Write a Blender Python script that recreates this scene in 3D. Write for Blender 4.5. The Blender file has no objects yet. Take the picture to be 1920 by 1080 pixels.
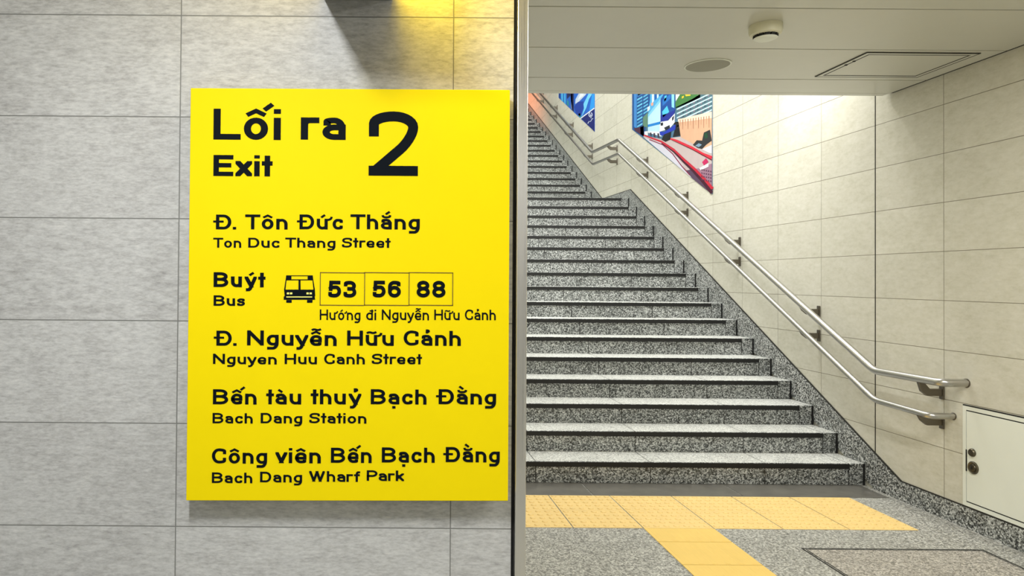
import bpy, bmesh, math, unicodedata
from mathutils import Vector, Matrix

S = bpy.context.scene
COL = S.collection

# ---------------------------------------------------------------- camera, exposure, world, big lights
H, PITCH, ROLL, FPX = 1.42826, 0.01154, 0.0079, 1322.15
fwd = Vector((0, math.cos(PITCH), math.sin(PITCH)))
up0 = Vector((0, -math.sin(PITCH), math.cos(PITCH)))
rgt = Vector((1, 0, 0)) * math.cos(ROLL) + up0 * math.sin(ROLL)
upv = up0 * math.cos(ROLL) - Vector((1, 0, 0)) * math.sin(ROLL)
cd = bpy.data.cameras.new('camera')
cd.sensor_width = 36.0
cd.lens = FPX / 1920 * 36
cd.shift_x = (960 - 714.93) / 1920
cd.shift_y = (508.07 - 540) / 1920
cd.clip_start = 0.05
cam = bpy.data.objects.new('camera', cd)
M = Matrix.Identity(4)
for i in range(3):
    M[i][0], M[i][1], M[i][2] = rgt[i], upv[i], -fwd[i]
M[2][3] = H
cam.matrix_world = M
COL.objects.link(cam)
S.camera = cam

vs = S.view_settings
vs.view_transform = 'Standard'
vs.look = 'None'
vs.gamma = 1.0
vs.use_curve_mapping = False
vs.exposure = 0.0

W = bpy.data.worlds.new('world')
S.world = W
W.use_nodes = True
W.node_tree.nodes['Background'].inputs[0].default_value = (0.9, 0.93, 1, 1)
W.node_tree.nodes['Background'].inputs[1].default_value = 0.05


def area(name, loc, size, energy, color=(1, 0.97, 0.92), rot=(0, 0, 0), spread=math.pi):
    l = bpy.data.lights.new(name, 'AREA')
    l.shape = 'RECTANGLE'
    l.size, l.size_y = size
    l.energy = energy
    l.color = color
    l.spread = spread
    o = bpy.data.objects.new(name, l)
    o.location = loc
    o.rotation_euler = rot
    COL.objects.link(o)
    return o


# luminaires recessed in the concourse ceiling (over the viewer's head), then added fill
area('lamp_strip', (-0.39, 0.60, 2.69), (0.10, 0.55), 63, (0.97, 0.985, 1.0))
area('lamp_strip', (2.05, 1.75, 2.69), (0.10, 2.4), 92, (1, 0.965, 0.89))
area('lamp_strip', (-2.8, -1.2, 2.69), (0.12, 4.4), 30, (0.97, 0.985, 1.0))  # unseen fill strip, added to even out the sign wall
area('fill_panel', (0.6, -3.3, 2.69), (3.0, 2.0), 66, (0.98, 0.985, 1.0))  # broad fill added behind the viewer, no known fitting
# stairwell luminaires; the first is added, tilted to brighten the risers
area('lamp_stair', (1.8, 5.7, 4.75), (2.0, 0.8), 112, (1, 0.99, 0.97), (math.radians(32), 0, 0), math.radians(130))
area('lamp_stair', (1.9, 8.0, 5.75), (2.2, 2.0), 88, (1, 0.985, 0.96), (math.radians(22), 0, 0))
area('lamp_stair', (1.9, 11.0, 7.0), (2.2, 2.4), 155, (0.98, 1, 0.98), (math.radians(22), 0, 0))
area('lamp_stair', (1.9, 14.2, 8.3), (2.2, 1.6), 58, (0.98, 1, 0.98), (math.radians(22), 0, 0))


def spot(name, loc, target, energy, angle, blend, color, radius=0.05):
    l = bpy.data.lights.new(name, 'SPOT')
    l.energy, l.spot_size, l.spot_blend, l.color, l.shadow_soft_size = energy, angle, blend, color, radius
    o = bpy.data.objects.new(name, l)
    o.location = loc
    o.rotation_euler = (Vector(target) - Vector(loc)).to_track_quat('-Z', 'Y').to_euler()
    COL.objects.link(o)


spot('lamp_downlight', (3.02, 5.55, 3.75), (3.42, 5.5, 2.5), 115, 1.5, 1.0, (1, 0.98, 0.94))
spot('lamp_warm', (1.3, 16.4, 6.6), (3.43, 16.2, 5.2), 330, 1.3, 1.0, (1, 0.27, 0.11), 0.1)


# ---------------------------------------------------------------- helpers
def lin(c):
    return tuple(((v / 255) / 12.92 if v / 255 <= 0.04045 else ((v / 255 + 0.055) / 1.055) ** 2.4) for v in c) + (1,)


class N:
    """small node-tree builder"""
    def __init__(s, name):
        s.m = bpy.data.materials.new(name)
        s.m.use_nodes = True
        s.t = s.m.node_tree
        s.b = s.t.nodes['Principled BSDF']

    def n(s, t, **k):
        o = s.t.nodes.new(t)
        for a, v in k.items():
            setattr(o, a, v)
        return o

    def l(s, a, b):
        s.t.links.new(a, b)

    def set(s, sock, v):
        if hasattr(v, 'is_linked'):
            s.l(v, sock)
        else:
            sock.default_value = v

    def math(s, op, a, b=0.0, c=0.0):
        o = s.n('ShaderNodeMath', operation=op)
        s.set(o.inputs[0], a)
        s.set(o.inputs[1], b)
        s.set(o.inputs[2], c)
        return o.outputs[0]

    def pos(s):
        g = s.n('ShaderNodeNewGeometry')
        x = s.n('ShaderNodeSeparateXYZ')
        s.l(g.outputs['Position'], x.inputs[0])
        return g.outputs['Position'], x.outputs

    def vec(s, x, y, z):
        o = s.n('ShaderNodeCombineXYZ')
        for i, v in enumerate((x, y, z)):
            s.set(o.inputs[i], v)
        return o.outputs[0]

    def scale(s, v, k):
        o = s.n('ShaderNodeVectorMath', operation='MULTIPLY')
        s.l(v, o.inputs[0])
        o.inputs[1].default_value = k
        return o.outputs[0]

    def noise(s, v, sc, det=4, rough=0.6):
        o = s.n('ShaderNodeTexNoise')
        s.l(v, o.inputs['Vector'])
        o.inputs['Scale'].default_value = sc
        o.inputs['Detail'].default_value = det
        o.inputs['Roughness'].default_value = rough
        return o.outputs['Fac']

    def ramp(s, f, stops, interp='LINEAR'):
        o = s.n('ShaderNodeValToRGB')
        o.color_ramp.interpolation = interp
        e = o.color_ramp.elements
        while len(e) < len(stops):
            e.new(0.5)
        for i, (p, c) in enumerate(stops):
            e[i].position = p
            e[i].color = lin(c) if not isinstance(c, float) else (c, c, c, 1)
        s.set(o.inputs[0], f)
        return o.outputs[0]

    def mix(s, f, a, b, mode='MIX'):
        o = s.n('ShaderNodeMix', data_type='RGBA', blend_type=mode)
        s.set(o.inputs[0], f)
        s.set(o.inputs[6], a)
        s.set(o.inputs[7], b)
        return o.outputs[2]

    def near(s, x, start, step, half):
        """1 within half of any start + k*step"""
        f = s.math('FRACT', s.math('DIVIDE', s.math('SUBTRACT', x, start - step / 2), step))
        d = s.math('MULTIPLY', s.math('ABSOLUTE', s.math('SUBTRACT', f, 0.5)), step)
        o = s.n('ShaderNodeMapRange', interpolation_type='SMOOTHSTEP')
        s.l(d, o.inputs[0])
        o.inputs[1].default_value = half * 0.6
        o.inputs[2].default_value = half * 1.4
        o.inputs[3].default_value = 1
        o.inputs[4].default_value = 0
        return o.outputs[0]

    def bump(s, h, st=0.2, d=0.01):
        o = s.n('ShaderNodeBump')
        o.inputs['Strength'].default_value = st
        o.inputs['Distance'].default_value = d
        s.l(h, o.inputs['Height'])
        s.l(o.outputs[0], s.b.inputs['Normal'])

    def fin(s, col=None, rough=0.5, metal=0.0, spec=0.5):
        if col is not None:
            s.set(s.b.inputs['Base Color'], col)
        s.set(s.b.inputs['Roughness'], rough)
        s.b.inputs['Metallic'].default_value = metal
        s.b.inputs['Specular IOR Level'].default_value = spec
        return s.m


def plain(name, c, rough=0.5, metal=0.0, spec=0.5, var=0.04):
    n = N(name)
    p, _ = n.pos()
    f = n.noise(p, 9, 3)
    k = n.ramp(f, [(0.3, 1.0 - var), (0.7, 1.0)])
    return n.fin(n.mix(1.0, lin(c), k, 'MULTIPLY'), rough, metal, spec)


def tile_mat(name, axis, u0, uw, v0, vh, half, base, grout, streak, rough, spec=0.4):
    n = N(name)
    p, x = n.pos()
    u, v = x[axis], x[2]
    line = n.math('MAXIMUM', n.near(u, u0, uw, half), n.near(v, v0, vh, half))
    cu = n.math('FLOOR', n.math('DIVIDE', n.math('SUBTRACT', u, u0), uw))
    cv = n.math('FLOOR', n.math('DIVIDE', n.math('SUBTRACT', v, v0), vh))
    wn = n.n('ShaderNodeTexWhiteNoise')
    n.l(n.vec(cu, cv, 3.7), wn.inputs[0])
    off = n.n('ShaderNodeVectorMath', operation='ADD')
    n.l(p, off.inputs[0])
    n.l(n.scale(wn.outputs['Color'], (7, 7, 7)), off.inputs[1])
    q = off.outputs[0]
    st = n.noise(n.scale(q, streak), 1.0, 8, 0.72)
    cl = n.noise(q, 3.2, 4, 0.6)
    fine = n.noise(n.scale(q, tuple(3.2 * k for k in streak)), 1.0, 3, 0.7)
    f = n.math('ADD', n.math('MULTIPLY', st, 0.40), n.math('ADD', n.math('MULTIPLY', cl, 0.15), n.math('MULTIPLY', fine, 0.45)))
    c = n.ramp(f, [(0.34, base[0]), (0.47, base[1]), (0.53, base[2]), (0.66, base[3])])
    tone = n.ramp(wn.outputs['Value'], [(0, 0.94), (1, 1.0)])
    c = n.mix(1.0, c, tone, 'MULTIPLY')
    c = n.mix(line, c, lin(grout))
    n.bump(n.math('SUBTRACT', n.math('MULTIPLY', f, 0.5), line), 0.35, 0.004)
    return n.fin(c, rough, 0, spec)


def granite(name, stops, scale, rough, joints=False, spec=0.5):
    n = N(name)
    p, x = n.pos()
    vo = n.n('ShaderNodeTexVoronoi')
    vo.inputs['Scale'].default_value = scale
    n.l(p, vo.inputs['Vector'])
    sp = n.n('ShaderNodeSeparateColor')
    n.l(vo.outputs['Color'], sp.inputs[0])
    v2 = n.n('ShaderNodeTexVoronoi')
    v2.inputs['Scale'].default_value = scale * 2.3
    n.l(p, v2.inputs['Vector'])
    s2 = n.n('ShaderNodeSeparateColor')
    n.l(v2.outputs['Color'], s2.inputs[0])
    big = n.noise(p, 5, 3)
    f = n.math('ADD', n.math('MULTIPLY', sp.outputs[0], 0.62), n.math('MULTIPLY', s2.outputs[1], 0.38))
    f = n.math('ADD', f, n.math('MULTIPLY', n.math('SUBTRACT', big, 0.5), 0.25))
    c = n.ramp(f, stops)
    if joints:
        j = n.math('MAXIMUM', n.near(x[0], 1.10, 0.81, 0.0030), n.near(x[0], 3.313, 50, 0.0030))
        c = n.mix(j, c, lin((28, 28, 28)))
    n.bump(f, 0.12, 0.002)
    return n.fin(c, rough, 0, spec)


# ---------------------------------------------------------------- materials
M_STONE = tile_mat('grey_stone_tile', 0, -0.5956, 0.8034, 2.2005, 0.30, 0.0016,
                   [(148, 147, 144), (176, 175, 172), (186, 186, 183), (204, 203, 199)], (118, 118, 114), (14, 14, 44), 0.55, 0.35)
M_BEIGE = tile_mat('beige_stone_tile', 1, 4.305, 0.60, 2.8244, 0.30, 0.0019,
                   [(190, 188, 171), (202, 200, 186), (206, 204, 191), (214, 212, 201)], (120, 114, 96), (6, 6, 14), 0.42, 0.4)
M_BACK = tile_mat('grey_tile_rear', 0, 0, 0.80, 2.8244, 0.30, 0.0019,
                  [(160, 160, 157), (184, 184, 181), (192, 192, 189), (206, 206, 202)], (118, 118, 114), (9, 9, 48), 0.5, 0.4)
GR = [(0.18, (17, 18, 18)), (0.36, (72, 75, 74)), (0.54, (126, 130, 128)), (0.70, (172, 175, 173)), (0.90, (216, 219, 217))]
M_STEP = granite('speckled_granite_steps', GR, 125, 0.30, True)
M_TREAD = granite('granite_treads_lit_tone', [(0.20, (120, 122, 119)), (0.36, (176, 178, 174)), (0.52, (206, 208, 203)), (0.68, (226, 228, 223)), (0.88, (240, 241, 236))], 150, 0.35, True)  # step granite made paler, overhead light put into its colour
M_STRING = granite('speckled_granite_skirting', GR, 115, 0.35)
M_FLOOR_BASE = [(0.22, (100, 100, 95)), (0.42, (138, 138, 132)), (0.58, (159, 159, 153)), (0.78, (194, 194, 187))]


def floor_mat():
    n = N('grey_granite_paving')
    p, x = n.pos()
    vo = n.n('ShaderNodeTexVoronoi')
    vo.inputs['Scale'].default_value = 130
    n.l(p, vo.inputs['Vector'])
    sp = n.n('ShaderNodeSeparateColor')
    n.l(vo.outputs['Color'], sp.inputs[0])
    f = n.math('ADD', n.math('MULTIPLY', sp.outputs[0], 0.6), n.math('MULTIPLY', n.noise(p, 60, 4), 0.4))
    c = n.ramp(f, M_FLOOR_BASE)
    j = n.math('MAXIMUM', n.near(x[0], 1.12, 0.40, 0.0014), n.near(x[1], 3.56, 0.31, 0.0014))
    c = n.mix(n.math('MULTIPLY', j, 0.55), c, lin((60, 60, 56)))
    n.bump(n.math('SUBTRACT', f, j), 0.15, 0.002)
    return n.fin(c, 0.5, 0, 0.4)


M_FLOOR = floor_mat()
M_COVER = granite('reddish_granite_cover', [(0.22, (102, 99, 92)), (0.42, (140, 136, 128)), (0.58, (160, 156, 148)), (0.78, (194, 189, 180))], 130, 0.5)
M_CEIL = plain('painted_ceiling_panel', (194, 194, 183), 0.28, 0, 0.5, 0.02)
M_WHITE = plain('white_painted_metal', (224, 228, 219), 0.4, 0, 0.4, 0.02)
M_OFFW = plain('cream_plastic', (214, 212, 188), 0.45)
M_GRILLE = plain('grey_speaker_mesh', (150, 150, 138), 0.7)
M_DARK = plain('dark_gap_and_shadow', (18, 18, 17), 0.7)
M_BLACK = plain('black_nosing_rubber', (9, 10, 10), 0.6)
M_SEAL = plain('dark_sealant', (34, 33, 28), 0.7)
M_YEL = plain('yellow_enamel', (230, 206, 3), 0.6, 0, 0.08, 0.02)
M_INK = plain('blue_black_ink', (10, 16, 22), 0.6, 0, 0.05)
M_BROWN = plain('brown_ink_line', (98, 72, 10), 0.5)
M_PALE = plain('pale_yellow_ink', (250, 240, 120), 0.5)
M_TACT = plain('yellow_tactile_ceramic', (230, 200, 132), 0.5, 0, 0.35, 0.06)
M_GUIDE = plain('yellow_guide_ceramic', (228, 194, 108), 0.5, 0, 0.35, 0.05)
M_STEEL = plain('brushed_stainless', (186, 184, 179), 0.30, 1.0)
M_BRKT = plain('dark_stainless_bracket', (120, 114, 104), 0.35, 1.0)
M_LOCK = plain('dark_bronze_lock', (104, 98, 84), 0.35, 1.0)
M_HANGER = plain('dark_sign_housing', (40, 44, 48), 0.4)
M_SLATE = plain('dark_slate_drain', (106, 104, 98), 0.32, 0.0, 0.6, 0.3)


def trim_mat():
    n = N('brushed_steel_trim')
    p, x = n.pos()
    f = n.noise(n.scale(p, (400, 400, 1.5)), 1.0, 3)
    n.set(n.b.inputs['Roughness'], n.ramp(f, [(0.3, 0.25), (0.7, 0.42)]))
    n.b.inputs['Metallic'].default_value = 1
    n.b.inputs['Base Color'].default_value = lin((214, 211, 204))
    return n.m


M_TRIM = trim_mat()


def lit_mat(power):
    n = N('backlit_yellow_face')
    n.b.inputs['Base Color'].default_value = lin((250, 215, 10))
    n.b.inputs['Emission Color'].default_value = (1.0, 0.70, 0.0, 1)
    n.b.inputs['Emission Strength'].default_value = power
    return n.m


M_LIT, M_LIT2 = lit_mat(18.0), lit_mat(3.0)


# ---------------------------------------------------------------- mesh helpers
class MB:
    def __init__(s):
        s.v, s.f, s.mi = [], [], []

    def add(s, vs, fs, mi=0):
        b = len(s.v)
        s.v += [tuple(v) for v in vs]
        for f in fs:
            s.f.append([b + i for i in f])
            s.mi.append(mi)
        return s

    def box(s, x0, x1, y0, y1, z0, z1, mi=0):
        return s.add([(x, y, z) for z in (z0, z1) for y in (y0, y1) for x in (x0, x1)],
                     [(0, 2, 3, 1), (4, 5, 7, 6), (0, 1, 5, 4), (2, 6, 7, 3), (0, 4, 6, 2), (1, 3, 7, 5)], mi)

    def prism_x(s, poly, x0, x1, mi=0):
        """polygon of (y,z) extruded in x"""
        n = len(poly)
        return s.add([(x0, y, z) for y, z in poly] + [(x1, y, z) for y, z in poly],
                     [tuple(range(n - 1, -1, -1)), tuple(range(n, 2 * n))] + [(i, (i + 1) % n, n + (i + 1) % n, n + i) for i in range(n)], mi)

    def prism_y(s, poly, y0, y1, mi=0):
        n = len(poly)
        return s.add([(x, y0, z) for x, z in poly] + [(x, y1, z) for x, z in poly],
                     [tuple(range(n)), tuple(range(2 * n - 1, n - 1, -1))] + [(i, n + i, n + (i + 1) % n, (i + 1) % n) for i in range(n)], mi)

    def lathe(s, c, axis, prof, seg=32, mi=0):
        """prof: list of (radius, offset along axis)"""
        a = Vector(axis).normalized()
        u = a.orthogonal().normalized()
        w = a.cross(u)
        c = Vector(c)
        vs, fs = [], []
        for r, h in prof:
            for k in range(seg):
                t = 2 * math.pi * k / seg
                vs.append(c + a * h + (u * math.cos(t) + w * math.sin(t)) * r)
        for i in range(len(prof) - 1):
            for k in range(seg):
                k2 = (k + 1) % seg
                fs.append((i * seg + k, i * seg + k2, (i + 1) * seg + k2, (i + 1) * seg + k))
        fs.append(tuple(range(seg - 1, -1, -1)))
        fs.append(tuple(range((len(prof) - 1) * seg, len(prof) * seg)))
        return s.add(vs, fs, mi)

    def tube(s, pts, r, seg=16, mi=0):
        pts = [Vector(p) for p in pts]
        n = len(pts)
        d = [(pts[i + 1] - pts[i]).normalized() for i in range(n - 1)]
        u = d[0].orthogonal().normalized()
        vs, fs = [], []
        for i in range(n):
            t = d[0] if i == 0 else d[-1] if i == n - 1 else (d[i - 1] + d[i]).normalized()
            u = (u - t * u.dot(t)).normalized()
            w = t.cross(u)
            k = 1.0
            for j in range(seg):
                a = 2 * math.pi * j / seg
                vs.append(pts[i] + (u * math.cos(a) + w * math.sin(a)) * r * k)
        for i in range(n - 1):
            for j in range(seg):
                j2 = (j + 1) % seg
                fs.append((i * seg + j, i * seg + j2, (i + 1) * seg + j2, (i + 1) * seg + j))
        fs.append(tuple(range(seg - 1, -1, -1)))
        fs.append(tuple(range((n - 1) * seg, n * seg)))
        return s.add(vs, fs, mi)

    def build(s, name, mats, parent=None, loc=None, bevel=0, smooth=False):
        if not isinstance(mats, (list, tuple)):
            mats = [mats]
        origin = Vector(parent['_o']) if parent is not None and '_o' in parent else Vector(loc) if loc else Vector((0, 0, 0))
        me = bpy.data.meshes.new(name)
        me.from_pydata([tuple(Vector(v) - origin) for v in s.v], [], s.f)
        for m in mats:
            me.materials.append(m)
        me.polygons.foreach_set('material_index', s.mi)
        bm = bmesh.new()
        bm.from_mesh(me)
        bmesh.ops.recalc_face_normals(bm, faces=bm.faces)
        if bevel:
            es = [e for e in bm.edges if e.is_manifold and e.calc_face_angle(0) > 0.5]
            bmesh.ops.bevel(bm, geom=es, offset=bevel, segments=2, profile=0.5, affect='EDGES')
        if smooth:
            for f in bm.faces:
                f.smooth = len(f.verts) == 4
            for e in bm.edges:
                if e.is_manifold and e.calc_face_angle(0) > 0.7:
                    e.smooth = False
        bm.to_mesh(me)
        bm.free()
        o = bpy.data.objects.new(name, me)
        COL.objects.link(o)
        if parent is not None:
            o.parent = parent
            if '_o' not in parent:
                pass
        elif loc:
            o.location = loc
        o['_o'] = tuple(origin)
        return o


def tag(o, label, cat, group=None, kind=None):
    o['label'] = label
    o['category'] = cat
    if group:
        o['group'] = group
    if kind:
        o['kind'] = kind
    return o


def struct(o, label=None, cat=None):
    o['kind'] = 'structure'
    if label:
        o['label'] = label
        o['category'] = cat
    return o


def thing(name, loc, label, cat, group=None):
    o = bpy.data.objects.new(name, None)
    o.location = loc
    o.empty_display_size = 0.1
    COL.objects.link(o)
    o['_o'] = tuple(loc)
    return tag(o, label, cat, group)


def fillet(pts, r, seg=5):
    """round the inner corners of a 3-D polyline"""
    pts = [Vector(p) for p in pts]
    out = [pts[0]]
    for i in range(1, len(pts) - 1):
        a, b, c = pts[i - 1], pts[i], pts[i + 1]
        d1, d2 = (a - b).normalized(), (c - b).normalized()
        k = min(r, (a - b).length * 0.45, (c - b).length * 0.45)
        p, q = b + d1 * k, b + d2 * k
        for j in range(seg + 1):
            t = j / seg
            out.append((p * (1 - t) + b * t) * (1 - t) + (b * (1 - t) + q * t) * t)
    out.append(pts[-1])
    return out

# ---- measured data: sign lettering (label, cap height, weight, words) and printed pictures (layer, colour, polygons in wall y,z)
SIGN_TEXT = [
    ('large words Lối ra', 0.0882, 0.166, [('Lối', -0.4831, -0.2905, 1.8237), ('ra', -0.2334, -0.1049, 1.8255)]),
    ('large numeral 2', 0.1842, 0.128, [('2', -0.0386, 0.1022, 1.7239)]),
    ('word Exit', 0.0600, 0.170, [('Exit', -0.482, -0.313, 1.7193)]),
    ('line of Đ. Tôn Đức Thắng', 0.0421, 0.160, [('Đ.', -0.4808, -0.4152, 1.5668), ('Tôn', -0.3898, -0.2685, 1.5678), ('Đức', -0.2419, -0.1109, 1.569), ('Thắng', -0.0893, 0.1088, 1.5705)]),
    ('line Ton Duc Thang Street', 0.0279, 0.140, [('Ton', -0.4803, -0.4003, 1.5146), ('Duc', -0.3803, -0.2913, 1.5155), ('Thang', -0.2748, -0.1315, 1.5165), ('Street', -0.1129, 0.0259, 1.5178)]),
    ('word Buýt', 0.0421, 0.165, [('Buýt', -0.478, -0.3301, 1.4023)]),
    ('word Bus', 0.0296, 0.150, [('Bus', -0.4774, -0.3883, 1.3488)]),
    ('numeral 53', 0.0478, 0.180, [('53', -0.1507, -0.0708, 1.3749)]),
    ('numeral 56', 0.0478, 0.180, [('56', -0.0239, 0.0562, 1.376)]),
    ('numeral 88', 0.0478, 0.180, [('88', 0.1011, 0.1835, 1.3769)]),
    ('narrow line Hướng đi Nguyễn Hữu Cảnh', 0.0296, 0.125, [('Hướng', -0.1744, -0.0585, 1.3108), ('đi', -0.042, -0.0137, 1.3115), ('Nguyễn', 0.0024, 0.1368, 1.3122), ('Hữu', 0.1521, 0.2241, 1.3132), ('Cảnh', 0.2395, 0.3272, 1.3139)]),
    ('line of Đ. Nguyễn Hữu Cảnh', 0.0425, 0.160, [('Đ.', -0.4759, -0.4107, 1.2353), ('Nguyễn', -0.3809, -0.1256, 1.2368), ('Hữu', -0.0958, 0.0372, 1.2385), ('Cảnh', 0.0652, 0.2281, 1.2399)]),
    ('line Nguyen Huu Canh Street', 0.0291, 0.140, [('Nguyen', -0.4773, -0.2958, 1.183), ('Huu', -0.2733, -0.1814, 1.1843), ('Canh', -0.1608, -0.0449, 1.1853), ('Street', -0.0251, 0.118, 1.1865)]),
    ('line Bến tàu thuỷ Bạch Đằng', 0.0424, 0.160, [('Bến', -0.4764, -0.3521, 1.0686), ('tàu', -0.325, -0.2251, 1.0697), ('thuỷ', -0.1981, -0.0541, 1.0709), ('Bạch', -0.0271, 0.1316, 1.0723), ('Đằng', 0.1586, 0.3296, 1.0738)]),
    ('line Bach Dang Station', 0.0289, 0.140, [('Bach', -0.4768, -0.3625, 1.0147), ('Dang', -0.3398, -0.2216, 1.0158), ('Station', -0.2016, -0.039, 1.017)]),
    ('line Công viên Bến Bạch Đằng', 0.0424, 0.160, [('Công', -0.4775, -0.3205, 0.9007), ('viên', -0.297, -0.1678, 0.9031), ('Bến', -0.1391, -0.0232, 0.9052), ('Bạch', 0.0056, 0.1561, 0.9073), ('Đằng', 0.1804, 0.341, 0.9097)]),
    ('line Bach Dang Wharf Park', 0.0295, 0.140, [('Bach', -0.4769, -0.362, 0.8454), ('Dang', -0.3399, -0.2204, 0.8484), ('Wharf', -0.2005, -0.0555, 0.8515), ('Park', -0.0369, 0.0693, 0.8549)]),
]
BUS_BODY = [[(-0.2769, 1.3962), (-0.1889, 1.3969), (-0.1878, 1.3786), (-0.1895, 1.3768), (-0.1877, 1.3681), (-0.2775, 1.3674), (-0.2776, 1.3761), (-0.275, 1.3779)], [(-0.2702, 1.3666), (-0.2548, 1.3667), (-0.2547, 1.3589), (-0.2701, 1.3588)], [(-0.2109, 1.3671), (-0.1952, 1.3672), (-0.1958, 1.3594), (-0.2108, 1.3593)], [(-0.2712, 1.4369), (-0.2563, 1.437), (-0.2562, 1.423), (-0.2728, 1.4229)], [(-0.2101, 1.4373), (-0.1953, 1.4375), (-0.1935, 1.4235), (-0.21, 1.4234)], [(-0.2563, 1.437), (-0.2101, 1.4373), (-0.2101, 1.4352), (-0.2563, 1.4349)], [(-0.2562, 1.4255), (-0.21, 1.4258), (-0.21, 1.4234), (-0.2562, 1.423)], [(-0.2728, 1.4229), (-0.2702, 1.4229), (-0.2729, 1.3962), (-0.2769, 1.3962)], [(-0.1961, 1.4235), (-0.1935, 1.4235), (-0.1889, 1.3969), (-0.1929, 1.3969)], [(-0.2358, 1.4244), (-0.2303, 1.4245), (-0.2296, 1.3966), (-0.2359, 1.3965)]]
BUS_LIGHTS = [[(-0.2686, 1.3881), (-0.2623, 1.3881), (-0.2623, 1.3829), (-0.2686, 1.3828)], [(-0.2599, 1.3881), (-0.2533, 1.3882), (-0.2532, 1.383), (-0.2599, 1.3829)], [(-0.2128, 1.3885), (-0.2066, 1.3886), (-0.2065, 1.3833), (-0.2128, 1.3833)], [(-0.2041, 1.3886), (-0.1975, 1.3886), (-0.1975, 1.3834), (-0.2041, 1.3834)], [(-0.2701, 1.3766), (-0.1965, 1.3771), (-0.1965, 1.3745), (-0.2701, 1.3739)]]
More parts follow.
